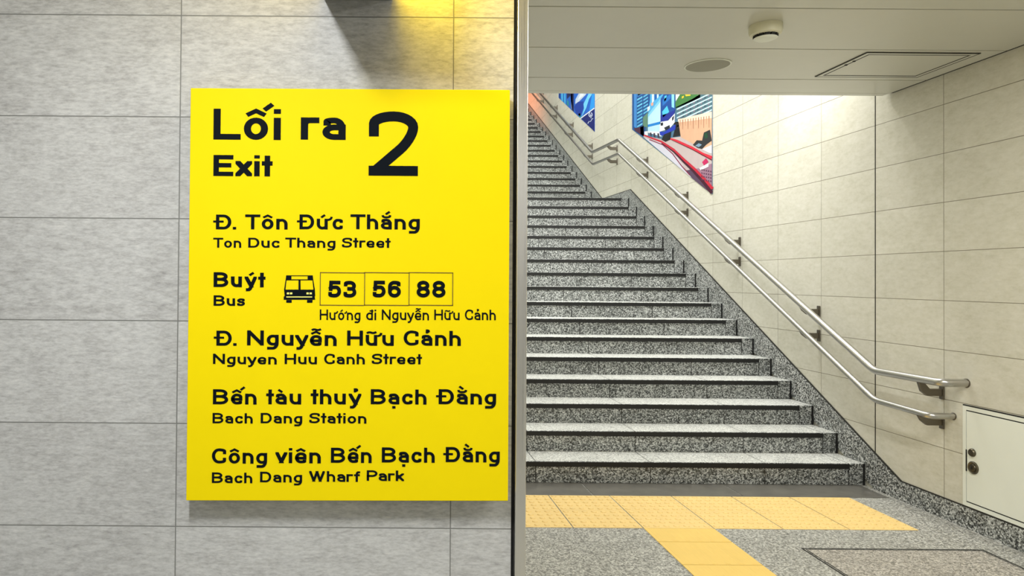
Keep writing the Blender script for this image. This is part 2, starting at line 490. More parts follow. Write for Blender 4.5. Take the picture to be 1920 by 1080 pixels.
POSTER_TRAIN = [(0, (70, 110, 140), [[(9.671, 4.448), (7.321, 3.721), (7.314, 2.336), (9.661, 3.51)]]), (1, (22, 75, 140), [[(9.671, 4.448), (8.988, 4.237), (8.983, 3.703), (9.102, 3.614), (9.205, 3.32), (9.24, 3.32), (9.661, 3.51)]]), (2, (105, 190, 225), [[(9.473, 3.88), (9.282, 3.871), (9.281, 3.85), (9.473, 3.858)], [(9.472, 3.79), (9.281, 3.783), (9.281, 3.761), (9.472, 3.768)], [(9.471, 3.699), (9.28, 3.694), (9.28, 3.672), (9.471, 3.677)], [(9.47, 3.609), (9.279, 3.605), (9.279, 3.584), (9.47, 3.587)], [(9.47, 3.518), (9.278, 3.517), (9.278, 3.495), (9.469, 3.496)]]), (2, (90, 175, 215), [[(9.246, 3.862), (9.087, 3.857), (9.087, 3.839), (9.245, 3.84)], [(9.245, 3.818), (9.087, 3.814), (9.087, 3.796), (9.245, 3.796)], [(9.245, 3.774), (9.086, 3.771), (9.086, 3.752), (9.245, 3.752)], [(9.244, 3.729), (9.086, 3.727), (9.086, 3.709), (9.244, 3.708)], [(9.244, 3.685), (9.086, 3.684), (9.085, 3.665), (9.244, 3.664)], [(9.243, 3.641), (9.085, 3.64), (9.085, 3.622), (9.243, 3.62)]]), (2, (70, 150, 195), [[(9.473, 3.835), (9.281, 3.827), (9.281, 3.805), (9.473, 3.813)], [(9.472, 3.744), (9.28, 3.738), (9.28, 3.717), (9.472, 3.722)], [(9.471, 3.654), (9.279, 3.65), (9.279, 3.628), (9.471, 3.632)], [(9.47, 3.563), (9.279, 3.561), (9.278, 3.54), (9.47, 3.542)]]), (2, (60, 130, 200), [[(9.596, 4.009), (9.489, 3.98), (9.484, 3.486), (9.591, 3.536)], [(9.478, 4.388), (9.039, 4.252), (9.036, 3.873), (9.474, 3.908)]]), (2, (120, 205, 235), [[(9.452, 4.38), (9.074, 4.263), (9.07, 3.888), (9.447, 3.917)]]), (2, (90, 130, 110), [[(9.261, 3.585), (9.095, 3.613), (9.093, 3.415), (9.26, 3.464)]]), (2, (70, 35, 60), [[(9.595, 3.512), (9.242, 3.461), (9.223, 3.323), (9.537, 3.463)]]), (2, (25, 30, 40), [[(9.358, 3.479), (9.224, 3.47), (9.223, 3.323), (9.342, 3.377)]]), (2, (75, 165, 218), [[(8.988, 4.237), (8.401, 4.055), (8.398, 3.702), (8.673, 3.675), (9.085, 3.59), (9.018, 3.75)]]), (3, (205, 230, 240), [[(8.952, 3.967), (8.885, 3.961), (8.883, 3.703), (8.949, 3.694)], [(8.787, 3.92), (8.738, 3.907), (8.737, 3.717), (8.785, 3.71)], [(9.103, 3.68), (9.017, 3.679), (9.016, 3.633), (9.102, 3.621)]]), (3, (25, 90, 170), [[(8.869, 3.943), (8.796, 3.923), (8.795, 3.713), (8.866, 3.706)], [(8.722, 3.902), (8.612, 3.871), (8.611, 3.722), (8.721, 3.719)]]), (3, (235, 160, 140), [[(8.983, 3.703), (8.906, 3.696), (8.906, 3.658), (8.973, 3.664)]]), (3, (178, 216, 234), [[(9.085, 3.584), (8.673, 3.682), (8.669, 3.271), (9.083, 3.367)]]), (4, (25, 125, 205), [[(9.083, 3.45), (8.671, 3.399), (8.67, 3.367), (9.083, 3.418)]]), (4, (120, 195, 230), [[(9.085, 3.581), (8.673, 3.678), (8.673, 3.644), (9.084, 3.544)]]), (3, (215, 222, 230), [[(9.083, 3.367), (8.669, 3.271), (8.638, 3.205), (9.1, 3.351)], [(9.205, 3.386), (9.083, 3.367), (9.082, 3.308), (9.205, 3.346)]]), (4, (60, 50, 70), [[(9.014, 3.333), (8.963, 3.322), (8.956, 3.276), (9.007, 3.293)], [(8.896, 3.302), (8.843, 3.291), (8.836, 3.232), (8.889, 3.253)], [(8.771, 3.272), (8.714, 3.261), (8.7, 3.199), (8.758, 3.217)]]), (3, (15, 72, 152), [[(8.673, 3.675), (8.58, 3.711), (8.398, 3.695), (8.253, 3.661), (8.234, 3.438), (8.396, 3.374), (8.67, 3.393)]]), (3, (18, 80, 160), [[(8.401, 4.055), (8.25, 4.008), (8.253, 3.658), (8.398, 3.692)]]), (4, (75, 190, 225), [[(8.624, 3.507), (8.472, 3.544), (8.411, 3.456), (8.593, 3.429)], [(8.549, 3.681), (8.482, 3.675), (8.502, 3.619), (8.563, 3.616)]]), (4, (135, 205, 230), [[(8.345, 3.673), (8.264, 3.657), (8.263, 3.465), (8.338, 3.496)]]), (4, (30, 110, 190), [[(8.61, 3.647), (8.369, 3.658), (8.362, 3.608), (8.609, 3.572)]]), (4, (22, 42, 145), [[(8.671, 3.472), (8.396, 3.441), (8.237, 3.442), (8.262, 3.397), (8.455, 3.361), (8.67, 3.393)]]), (4, (226, 230, 240), [[(8.686, 3.395), (8.44, 3.357), (8.245, 3.399), (8.25, 3.293), (8.395, 3.253), (8.701, 3.278)]]), (5, (25, 30, 45), [[(8.664, 3.379), (8.589, 3.369), (8.589, 3.331), (8.664, 3.344)], [(8.561, 3.298), (8.395, 3.295), (8.38, 3.256), (8.509, 3.252)], [(8.323, 3.367), (8.262, 3.379), (8.279, 3.335), (8.325, 3.327)]]), (4, (25, 52, 172), [[(8.701, 3.281), (8.56, 3.245), (8.221, 3.265), (8.232, 3.206), (8.606, 3.211), (8.685, 3.233)]]), (5, (15, 20, 25), [[(8.637, 3.167), (8.56, 3.214), (8.35, 3.207), (8.37, 3.115), (8.514, 3.116)]]), (3, (20, 20, 25), [[(8.279, 3.299), (8.11, 3.279), (8.068, 3.229), (8.081, 3.104), (8.306, 3.132), (8.249, 3.21)]]), (2, (62, 118, 62), [[(8.238, 3.516), (8.112, 3.59), (8.115, 3.966), (7.548, 3.791), (7.594, 3.41), (8.223, 3.453)]]), (3, (225, 190, 50), [[(7.99, 3.575), (7.845, 3.554), (7.829, 3.498), (7.949, 3.522)], [(8.057, 3.547), (8.003, 3.544), (8.003, 3.521), (8.057, 3.523)]]), (3, (235, 238, 242), [[(8.241, 4.005), (8.115, 3.966), (8.079, 3.599), (8.223, 3.536)]]), (2, (72, 108, 120), [[(8.223, 3.465), (7.793, 3.45), (7.595, 3.454), (7.548, 3.791), (7.321, 3.721), (7.318, 3.196), (8.166, 3.31)]]), (3, (190, 220, 230), [[(8.195, 3.44), (7.319, 3.403), (7.319, 3.388), (8.194, 3.424)], [(8.194, 3.391), (7.319, 3.358), (7.319, 3.344), (8.194, 3.374)], [(8.194, 3.341), (7.319, 3.314), (7.319, 3.299), (8.194, 3.324)], [(8.193, 3.291), (7.319, 3.269), (7.318, 3.255), (8.193, 3.274)], [(8.193, 3.241), (7.318, 3.225), (7.318, 3.21), (8.193, 3.225)]]), (3, (130, 110, 130), [[(8.138, 3.423), (8.1, 3.42), (8.1, 3.402), (8.138, 3.404)], [(7.943, 3.415), (7.906, 3.413), (7.906, 3.394), (7.943, 3.396)], [(7.757, 3.407), (7.722, 3.405), (7.722, 3.387), (7.757, 3.389)], [(7.58, 3.4), (7.546, 3.398), (7.546, 3.38), (7.58, 3.382)], [(7.41, 3.393), (7.378, 3.391), (7.378, 3.374), (7.41, 3.376)], [(8.138, 3.373), (8.099, 3.371), (8.099, 3.352), (8.138, 3.354)], [(7.943, 3.367), (7.906, 3.364), (7.906, 3.346), (7.943, 3.348)], [(7.757, 3.36), (7.722, 3.358), (7.722, 3.34), (7.757, 3.342)], [(7.58, 3.354), (7.546, 3.352), (7.546, 3.335), (7.579, 3.336)], [(7.41, 3.348), (7.378, 3.346), (7.378, 3.329), (7.41, 3.331)], [(8.138, 3.324), (8.099, 3.322), (8.099, 3.303), (8.138, 3.305)], [(7.943, 3.318), (7.906, 3.316), (7.906, 3.298), (7.943, 3.3)], [(7.757, 3.313), (7.722, 3.311), (7.721, 3.293), (7.757, 3.295)], [(7.579, 3.308), (7.546, 3.306), (7.546, 3.289), (7.579, 3.29)], [(7.41, 3.303), (7.378, 3.301), (7.377, 3.284), (7.41, 3.286)], [(8.137, 3.274), (8.099, 3.273), (8.099, 3.254), (8.137, 3.256)], [(7.942, 3.27), (7.906, 3.268), (7.905, 3.25), (7.942, 3.252)], [(7.756, 3.266), (7.721, 3.264), (7.721, 3.246), (7.756, 3.248)], [(7.579, 3.262), (7.545, 3.26), (7.545, 3.243), (7.579, 3.244)], [(7.409, 3.258), (7.377, 3.257), (7.377, 3.24), (7.409, 3.241)]]), (3, (45, 60, 80), [[(8.04, 3.419), (8.002, 3.416), (8.002, 3.398), (8.04, 3.4)], [(7.849, 3.411), (7.813, 3.409), (7.813, 3.391), (7.849, 3.393)], [(7.668, 3.404), (7.633, 3.401), (7.633, 3.384), (7.667, 3.386)], [(7.494, 3.396), (7.461, 3.394), (7.461, 3.377), (7.494, 3.379)], [(8.039, 3.37), (8.002, 3.368), (8.002, 3.349), (8.039, 3.351)], [(7.849, 3.363), (7.813, 3.361), (7.813, 3.343), (7.849, 3.345)], [(7.667, 3.357), (7.633, 3.355), (7.633, 3.337), (7.667, 3.339)], [(7.494, 3.351), (7.461, 3.349), (7.461, 3.332), (7.494, 3.334)], [(8.039, 3.321), (8.001, 3.319), (8.001, 3.301), (8.039, 3.302)], [(7.849, 3.316), (7.813, 3.314), (7.812, 3.296), (7.848, 3.297)], [(7.667, 3.31), (7.633, 3.309), (7.632, 3.291), (7.667, 3.293)], [(7.493, 3.305), (7.461, 3.304), (7.461, 3.287), (7.493, 3.288)], [(8.039, 3.272), (8.001, 3.271), (8.001, 3.252), (8.039, 3.254)], [(7.848, 3.268), (7.812, 3.266), (7.812, 3.248), (7.848, 3.25)], [(7.667, 3.264), (7.632, 3.262), (7.632, 3.245), (7.667, 3.246)], [(7.493, 3.26), (7.46, 3.258), (7.46, 3.241), (7.493, 3.243)]]), (4, (237, 208, 188), [[(8.166, 3.31), (7.318, 3.2), (7.318, 3.132), (8.137, 3.266)]]), (4, (208, 166, 136), [[(8.137, 3.266), (7.318, 3.132), (7.316, 2.768), (7.543, 2.853), (8.081, 3.086)]]), (5, (190, 140, 110), [[(8.11, 3.289), (8.085, 3.286), (8.093, 3.213), (8.104, 3.222)], [(7.969, 3.266), (7.945, 3.263), (7.952, 3.186), (7.963, 3.195)], [(7.833, 3.243), (7.81, 3.24), (7.817, 3.16), (7.827, 3.169)], [(7.701, 3.221), (7.679, 3.218), (7.686, 3.135), (7.696, 3.144)], [(7.574, 3.2), (7.552, 3.197), (7.559, 3.111), (7.569, 3.12)], [(7.451, 3.179), (7.43, 3.177), (7.436, 3.088), (7.446, 3.096)]]), (5, (165, 110, 85), [[(8.039, 3.277), (8.014, 3.274), (8.022, 3.159), (8.033, 3.168)], [(7.9, 3.254), (7.877, 3.251), (7.884, 3.133), (7.894, 3.142)], [(7.766, 3.232), (7.744, 3.229), (7.75, 3.109), (7.761, 3.117)], [(7.637, 3.21), (7.615, 3.208), (7.621, 3.085), (7.631, 3.093)], [(7.512, 3.189), (7.49, 3.187), (7.497, 3.062), (7.506, 3.07)], [(7.391, 3.169), (7.37, 3.167), (7.376, 3.039), (7.385, 3.048)]]), (3, (186, 172, 172), [[(9.223, 3.337), (8.637, 3.174), (8.306, 3.126), (8.081, 3.092), (7.543, 2.855), (7.316, 2.768), (7.314, 2.336), (9.24, 3.322)]]), (4, (200, 200, 214), [[(9.205, 3.304), (8.606, 3.118), (8.162, 2.861), (7.944, 2.681), (7.787, 2.572), (9.233, 3.318)]]), (5, (205, 42, 62), [[(8.386, 3.12), (8.203, 3.058), (8.181, 3.076), (8.372, 3.136)], [(8.203, 3.058), (7.804, 2.9), (7.775, 2.919), (8.181, 3.076)], [(7.804, 2.9), (7.535, 2.777), (7.503, 2.8), (7.775, 2.919)], [(7.535, 2.777), (7.33, 2.701), (7.302, 2.73), (7.503, 2.8)]]), (6, (90, 15, 35), [[(8.338, 3.103), (7.794, 2.89), (7.785, 2.896), (8.332, 3.107)], [(7.794, 2.89), (7.321, 2.689), (7.31, 2.696), (7.785, 2.896)]]), (5, (188, 32, 55), [[(9.23, 3.337), (8.649, 3.135), (8.625, 3.15), (9.215, 3.349)], [(8.649, 3.135), (8.298, 2.97), (8.255, 2.983), (8.625, 3.15)], [(8.298, 2.97), (8.025, 2.802), (7.971, 2.818), (8.255, 2.983)], [(8.025, 2.802), (7.768, 2.656), (7.707, 2.675), (7.971, 2.818)], [(7.768, 2.656), (7.529, 2.505), (7.458, 2.523), (7.707, 2.675)], [(7.529, 2.505), (7.354, 2.378), (7.274, 2.399), (7.458, 2.523)]]), (6, (62, 12, 38), [[(8.644, 3.121), (8.288, 2.951), (8.264, 2.959), (8.63, 3.126)], [(8.288, 2.951), (8.015, 2.782), (7.98, 2.792), (8.264, 2.959)], [(8.015, 2.782), (7.759, 2.632), (7.716, 2.644), (7.98, 2.792)], [(7.759, 2.632), (7.519, 2.475), (7.468, 2.488), (7.716, 2.644)], [(7.519, 2.475), (7.344, 2.344), (7.284, 2.359), (7.468, 2.488)]]), (5, (125, 35, 65), [[(9.035, 3.241), (8.613, 3.096), (8.598, 3.103), (9.025, 3.25)], [(8.613, 3.096), (8.315, 2.932), (8.295, 2.936), (8.598, 3.103)], [(8.315, 2.932), (8.062, 2.748), (8.041, 2.751), (8.295, 2.936)], [(8.062, 2.748), (7.849, 2.611), (7.829, 2.616), (8.041, 2.751)]]), (4, (80, 60, 85), [[(7.944, 2.681), (7.738, 2.666), (7.314, 2.389), (7.314, 2.336), (7.787, 2.572)]]), (4, (150, 115, 135), [[(7.738, 2.666), (7.59, 2.653), (7.315, 2.658), (7.314, 2.389)]]), (7, (85, 45, 75), [[(7.554, 2.637), (7.527, 2.629), (7.527, 2.614), (7.554, 2.622)], [(7.553, 2.602), (7.527, 2.595), (7.527, 2.579), (7.553, 2.587)], [(7.553, 2.567), (7.527, 2.56), (7.527, 2.545), (7.553, 2.552)], [(7.553, 2.532), (7.527, 2.525), (7.527, 2.51), (7.553, 2.517)], [(7.501, 2.624), (7.475, 2.617), (7.475, 2.602), (7.501, 2.609)], [(7.501, 2.59), (7.475, 2.583), (7.475, 2.567), (7.501, 2.575)], [(7.501, 2.555), (7.475, 2.548), (7.475, 2.533), (7.501, 2.54)], [(7.501, 2.52), (7.475, 2.514), (7.475, 2.498), (7.501, 2.505)], [(7.45, 2.612), (7.424, 2.605), (7.424, 2.59), (7.45, 2.597)], [(7.45, 2.578), (7.424, 2.571), (7.424, 2.556), (7.45, 2.563)], [(7.449, 2.543), (7.424, 2.536), (7.424, 2.521), (7.449, 2.528)], [(7.449, 2.509), (7.424, 2.502), (7.424, 2.487), (7.449, 2.494)], [(7.399, 2.6), (7.374, 2.593), (7.374, 2.578), (7.399, 2.585)], [(7.399, 2.566), (7.374, 2.559), (7.373, 2.544), (7.399, 2.551)], [(7.399, 2.532), (7.373, 2.525), (7.373, 2.51), (7.398, 2.517)], [(7.398, 2.497), (7.373, 2.491), (7.373, 2.476), (7.398, 2.482)], [(7.349, 2.588), (7.324, 2.581), (7.324, 2.566), (7.349, 2.573)], [(7.349, 2.554), (7.324, 2.547), (7.324, 2.532), (7.348, 2.539)], [(7.348, 2.52), (7.324, 2.513), (7.323, 2.498), (7.348, 2.505)], [(7.348, 2.486), (7.323, 2.479), (7.323, 2.465), (7.348, 2.471)]]), (6, (40, 42, 46), [[(7.764, 2.936), (7.665, 2.968), (7.539, 2.939), (7.497, 3.017), (7.358, 3.018), (7.317, 2.895), (7.444, 2.877), (7.538, 2.85), (7.64, 2.879)]]), (7, (120, 150, 175), [[(7.702, 2.915), (7.616, 2.926), (7.543, 2.896), (7.615, 2.883)]]), (7, (20, 70, 45), [[(7.485, 3.004), (7.415, 3.0), (7.403, 2.944), (7.473, 2.947)]]), (6, (228, 224, 232), [[(7.538, 2.847), (7.316, 2.851), (7.316, 2.763), (7.379, 2.78)]]), (7, (190, 32, 92), [[(7.537, 2.708), (7.444, 2.735), (7.388, 2.685), (7.49, 2.664)]]), (7, (242, 242, 246), [[(7.602, 2.653), (7.388, 2.673), (7.388, 2.636), (7.566, 2.626)]])]
POSTER_BLUE = [(0, (28, 98, 200), [[(13.721, 5.684), (11.39, 4.966), (11.374, 3.839), (13.707, 4.99)]]), (1, (70, 180, 238), [[(13.587, 5.643), (13.379, 5.579), (13.364, 4.823), (13.494, 4.885)], [(13.302, 5.555), (13.191, 5.521), (13.176, 4.73), (13.287, 4.784)]]), (1, (20, 32, 88), [[(13.102, 5.494), (12.813, 5.405), (12.618, 4.797), (12.603, 4.451), (12.728, 4.509), (12.849, 4.807), (13.089, 4.805)], [(13.667, 5.668), (13.614, 5.651), (13.6, 4.943), (13.653, 4.968)]]), (1, (40, 140, 150), [[(13.089, 4.792), (12.967, 4.736), (12.941, 4.64), (13.087, 4.695)], [(12.344, 4.347), (12.214, 4.341), (12.128, 4.227), (12.213, 4.256)]]), (1, (150, 165, 190), [[(12.803, 4.833), (12.701, 4.819), (12.695, 4.517), (12.789, 4.562)]]), (1, (192, 208, 232), [[(12.178, 4.728), (12.06, 5.172), (11.696, 5.06), (11.846, 4.569), (12.261, 4.557), (12.524, 4.574), (12.503, 4.655)]]), (2, (225, 232, 242), [[(12.136, 4.693), (11.929, 4.673), (12.009, 4.588), (12.348, 4.603)]]), (2, (112, 202, 246), [[(11.735, 5.072), (11.522, 5.007), (11.402, 4.508), (11.686, 4.446), (11.843, 4.334), (12.149, 4.235), (11.965, 4.364), (12.007, 4.445), (11.707, 4.544)]]), (1, (18, 60, 160), [[(12.591, 4.541), (12.347, 4.567), (12.008, 4.493), (12.006, 4.374), (12.213, 4.28), (12.476, 4.402)]]), (2, (40, 150, 235), [[(11.533, 4.464), (11.383, 4.492), (11.379, 4.233), (11.683, 4.227), (11.588, 4.364)]]), (3, (15, 30, 112), [[(12.128, 4.222), (11.379, 4.216), (11.374, 3.839)]]), (4, (225, 232, 242), [[(12.161, 4.225), (11.364, 4.212), (11.395, 4.232), (12.197, 4.247)]]), (5, (200, 210, 235), [[(11.471, 4.137), (11.492, 4.116), (11.529, 4.134), (11.517, 4.147)], [(11.492, 4.116), (11.549, 4.114), (11.564, 4.132), (11.529, 4.134)], [(11.549, 4.114), (11.621, 4.13), (11.606, 4.142), (11.564, 4.132)], [(11.621, 4.13), (11.679, 4.16), (11.641, 4.16), (11.606, 4.142)], [(11.679, 4.16), (11.702, 4.191), (11.655, 4.18), (11.641, 4.16)], [(11.702, 4.191), (11.68, 4.211), (11.642, 4.193), (11.655, 4.18)], [(11.68, 4.211), (11.622, 4.213), (11.607, 4.195), (11.642, 4.193)], [(11.551, 4.196), (11.493, 4.167), (11.53, 4.167), (11.564, 4.185)], [(11.493, 4.167), (11.471, 4.137), (11.517, 4.147), (11.53, 4.167)], [(11.612, 4.17), (11.566, 4.17), (11.527, 4.099), (11.573, 4.1)], [(11.724, 4.046), (11.651, 4.066), (11.671, 4.079), (11.754, 4.059)], [(11.651, 4.066), (11.573, 4.043), (11.595, 4.055), (11.671, 4.079)], [(11.573, 4.043), (11.495, 4.068), (11.521, 4.08), (11.595, 4.055)], [(11.495, 4.068), (11.435, 4.064), (11.453, 4.077), (11.521, 4.08)]])]

# ---------------------------------------------------------------- constants of the place (metres)
XR = 3.435            # face of the right wall
YL = 2.07             # face of the wall that carries the sign
ZC = 2.704            # concourse ceiling
D1, TR, RI, D18, TR2 = 4.9946, 0.2977, 0.15172, 11.195, 0.2947
XS = 0.42             # left side of the stairs
ZLAND = 17 * RI

# ---------------------------------------------------------------- setting
struct(MB().box(-5, 3.6, -5, 5.2, -0.12, 0).build('floor', M_FLOOR), 'grey granite paving of the passage in front of the stairs', 'floor')
struct(MB().box(-5, 0.385, YL, YL + 0.3, 0, ZC).build('wall_left', M_STONE), 'grey stone tiled wall behind the yellow sign', 'wall')
struct(MB().box(XR, XR + 0.2, -5, 21, 0, 10.5).build('wall_right', M_BEIGE), 'beige tiled wall that the handrails are fixed to', 'wall')
struct(MB().box(0.30, XS, YL + 0.10, 21, 0, 10.5).build('wall_stairwell', M_BEIGE), 'beige tiled wall along the hidden left side of the stairs', 'wall')
struct(MB().box(-5, 3.6, -5.2, -5, 0, ZC).build('wall_back', M_BACK), 'grey tiled wall behind the viewer', 'wall')
struct(MB().box(-5.2, -5, -5.2, 2.4, 0, ZC).build('wall_end', M_BACK), 'grey tiled end wall of the passage', 'wall')
struct(MB().box(0.3, 3.6, 21, 21.2, 4, 10.5).build('wall_top', M_BACK), 'beige tiled wall at the head of the stairs', 'wall')

cm = MB()
ys = [4.735, 4.418]
while ys[-1] > -5:
    ys.append(ys[-1] - 0.574)
for a, b in zip(ys[1:], ys[:-1]):
    cm.box(-5, 3.412, a + 0.0045, b - 0.0045, ZC, ZC + 0.03)
cm.box(-5, XR, -5, 4.73, ZC + 0.03, ZC + 0.06, 1)
cm.box(3.4122, XR - 0.001, -5, 4.73, ZC + 0.003, ZC + 0.0295, 1)
cm.box(XS, 3.412, 4.737, 4.80, ZC + 0.001, 4.7)
struct(cm.build('ceiling', [M_CEIL, M_DARK], bevel=0.002), 'satin metal ceiling panels with thin dark seams', 'ceiling')
sc = MB()
sc.prism_x([(4.75, 4.7), (17.0, 9.6), (21, 9.6), (21, 9.75), (16.95, 9.75), (4.75, 4.85)], XS, XR)
struct(sc.build('ceiling', M_CEIL), 'sloping ceiling over the stairs', 'ceiling')

struct(MB().box(0.395, 0.4265, YL - 0.008, YL + 0.098, 0, ZC - 0.002).build('trim_1', M_TRIM, bevel=0.002), 'brushed steel corner trim between the sign wall and the stairs', 'trim')
struct(MB().box(0.3855, 0.3945, YL + 0.014, YL + 0.09, 0, ZC - 0.002).build('trim_2', M_DARK), 'dark shadow gap beside the steel corner trim', 'trim')
struct(MB().box(XR - 0.0015, XR + 0.004, 4.898, 4.906, 0.25, 10.4).build('trim_3', M_SEAL), 'dark vertical movement joint in the beige wall', 'trim')
bb = MB().box(XR - 0.010, XR - 0.0005, -5, 4.656, 0.0005, 0.122)
bb.box(XR - 0.008, XR - 0.0005, -5, 4.656, 0.122, 0.129, 1)
struct(bb.build('baseboard_right', [M_STRING, M_SEAL]), 'speckled granite skirting along the beige wall', 'baseboard')

# ---------------------------------------------------------------- staircase
st = thing('staircase', (1.92, D1, 0), 'grey speckled granite staircase with black nosings climbing beside the beige wall', 'staircase')


def step(n, y0, y1):
    z0, z1 = (n - 1) * RI, n * RI
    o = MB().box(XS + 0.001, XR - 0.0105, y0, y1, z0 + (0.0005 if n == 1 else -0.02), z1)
    o.mi[1] = 1          # tread top takes the paler tone with overhead light painted in
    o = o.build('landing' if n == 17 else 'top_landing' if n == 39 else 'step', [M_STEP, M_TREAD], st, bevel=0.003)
    MB().box(XS + 0.002, 3.313, y0 - 0.007, y0 + 0.002, z1 - 0.036, z1 - 0.0035).build('nosing', M_BLACK, o)
    MB().box(XR - 0.024, XR - 0.011, y0 - 0.004, y0 + 0.002, z0 + 0.001, z1 - 0.001).build('edge_strip', M_BLACK, o)


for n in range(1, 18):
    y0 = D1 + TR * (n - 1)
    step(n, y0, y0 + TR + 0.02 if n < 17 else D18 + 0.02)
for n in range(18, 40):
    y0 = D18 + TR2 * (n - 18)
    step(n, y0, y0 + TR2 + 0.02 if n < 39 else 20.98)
line = [(4.656, 0.122), (9.72, 2.687), (10.96, 2.70), (17.55, 2.70 + (17.55 - 10.96) * 0.515)]
low = [(17.55, 5.0), (11.2, 2.45), (9.76, 2.4), (4.9, 0.0005), (4.6565, 0.0005)]
sb = MB().prism_x(line + low, XR - 0.010, XR - 0.0005)
so = sb.build('stringer', M_STRING, st)
jb = MB()
for (a, b) in zip(line[:-1], line[1:]):
    d = Vector((b[0] - a[0], b[1] - a[1])).normalized()
    k = Vector((-d.y, d.x)) * 0.009
    jb.prism_x([a, b, (b[0] + k.x, b[1] + k.y), (a[0] + k.x, a[1] + k.y)], XR - 0.0085, XR - 0.0005)
jb.build('joint_line', M_SEAL, so)

# ---------------------------------------------------------------- handrails
XH = 3.295


def handrail(label, pts, r, ends_y, plates):
    base = (XH, pts[1][1], 0)
    h = thing('handrail', (XR, pts[0][1], pts[0][2]), label, 'handrail', 'handrails on the beige wall')
    MB().tube(fillet(pts, 0.05, 5), r, 20).build('rail', M_STEEL, h, smooth=True)
    MB().lathe((XR - 0.006, pts[0][1], pts[0][2]), (1, 0, 0), [(r * 1.12, 0), (r * 1.12, 0.0055)], 24).build('end_flange', M_BRKT, h, smooth=True)
    for y, z in plates:
        # height of the rail over this bracket
        for a, b in zip(pts[1:-1], pts[2:]):
            if a[1] <= y <= b[1]:
                zr = a[2] + (b[2] - a[2]) * (y - a[1]) / (b[1] - a[1])
        zp = min(z, zr - r - 0.028)
        m = MB().box(XR - 0.011, XR - 0.0005, y - 0.017, y + 0.017, zp - 0.045, zp + 0.045)
        b = m.build('bracket', M_BRKT, h, bevel=0.003)
        m = MB()
        m.prism_y([(XH - 0.014, zr - r * 0.75), (XH + 0.004, zp + 0.004), (XH + 0.040, zp - 0.024), (XR - 0.010, zp - 0.024), (XR - 0.010, zp + 0.020), (XH + 0.055, zp + 0.020), (XH + 0.016, zr - r * 0.6)], y - 0.011, y + 0.011)
        m.build('bracket_arm', M_BRKT, b, bevel=0.002)


handrail('upper stainless handrail, the longer one of the pair, on the beige wall',
         [(XR - 0.001, 4.138, 0.846), (XH, 4.138, 0.846), (XH, 4.709, 0.842), (XH, 9.809, 3.397), (XH, 11.03, 3.442), (XH, 17.2, 3.442 + 6.17 * 0.516)],
         0.0235, 4.12, [(4.315, 0.766), (5.529, 1.218), (6.748, 1.83), (7.905, 2.427), (9.1, 3.03), (10.279, 3.367), (11.494, 3.645), (12.655, 4.264), (13.812, 4.868), (15.0, 5.5), (16.2, 6.1)])
handrail('lower stainless handrail, the thinner one under the upper rail',
         [(XR - 0.001, 4.232, 0.634), (XH, 4.232, 0.634), (XH, 4.709, 0.649), (XH, 9.807, 3.203), (XH, 10.995, 3.248), (XH, 17.2, 3.248 + 6.205 * 0.512)],
         0.0190, 4.235, [(4.316, 0.587), (5.529, 1.022), (6.748, 1.636), (7.904, 2.241), (9.098, 2.857), (10.277, 3.171), (11.494, 3.46), (12.70, 4.069), (13.86, 4.676), (15.0, 5.25), (16.2, 5.87)])

# ---------------------------------------------------------------- posters on the right wall


def poster(name, data, label, cat):
    mats, m = [], MB()
    for i, (lay, colr, polys) in enumerate(data):
        mats.append(plain('print_%s_%d' % (name, i), colr, 0.4, 0, 0.3, 0.06))
        for p in polys:
            if lay == 0:
                m.prism_x(p, 3.430, XR - 0.0003, i)
            else:
                x = 3.430 - 0.0007 * lay
                m.add([(x, y, z) for y, z in p], [tuple(range(len(p)))], i)
    return tag(m.build(name, mats), label, cat)


poster('train_poster', POSTER_TRAIN, 'large poster of a blue and white train on red rails, above the handrails', 'poster')
poster('blue_poster', POSTER_BLUE, 'smaller blue streaked poster with a navy corner, further up the stairs', 'poster')

# ---------------------------------------------------------------- access hatch in the right wall
hy, hz0, hz1 = 4.158, 0.132, 0.713
wh = thing('access_hatch', (XR, 3.7, hz0), 'white metal access hatch low in the beige wall with two round locks', 'hatch')
fm = MB()
y0 = 3.25
fm.box(XR - 0.008, XR + 0.0, hy - 0.022, hy, hz0, hz1)
fm.box(XR - 0.008, XR + 0.0, y0, y0 + 0.022, hz0, hz1)
fm.box(XR - 0.008, XR + 0.0, y0 + 0.022, hy - 0.022, hz1 - 0.022, hz1)
fm.box(XR - 0.008, XR + 0.0, y0 + 0.022, hy - 0.022, hz0, hz0 + 0.022)
fm.build('frame', M_WHITE, wh)
MB().box(XR - 0.0040, XR + 0.0, y0 + 0.022, hy - 0.022, hz0 + 0.022, hz1 - 0.022).build('gap', M_DARK, wh)
lf = MB().box(XR - 0.0075, XR - 0.0041, y0 + 0.028, hy - 0.026, hz0 + 0.029, hz1 - 0.029).build('leaf', M_WHITE, wh, bevel=0.001)
MB().box(XR - 0.0072, XR + 0.0, y0, hy, hz1, hz1 + 0.007).build('top_shadow', M_DARK, wh)  # thin shadow above the frame, built as a dark strip
MB().box(XR - 0.0095, XR - 0.0055, hy - 0.030, hy - 0.022, 0.335, 0.46).build('latch_slot', M_DARK, wh)
kn = MB().lathe((XR - 0.0075, 4.088, 0.452), (-1, 0, 0), [(0.023, 0), (0.023, 0.008), (0.019, 0.013), (0.008, 0.014)], 28).build('lock', M_LOCK, lf, smooth=True)
k2 = MB().lathe((XR - 0.0075, 4.083, 0.366), (-1, 0, 0), [(0.036, 0), (0.036, 0.005), (0.031, 0.009), (0.027, 0.006), (0.022, 0.006), (0.020, 0.010), (0.010, 0.011)], 32).build('lock', M_LOCK, lf, smooth=True)
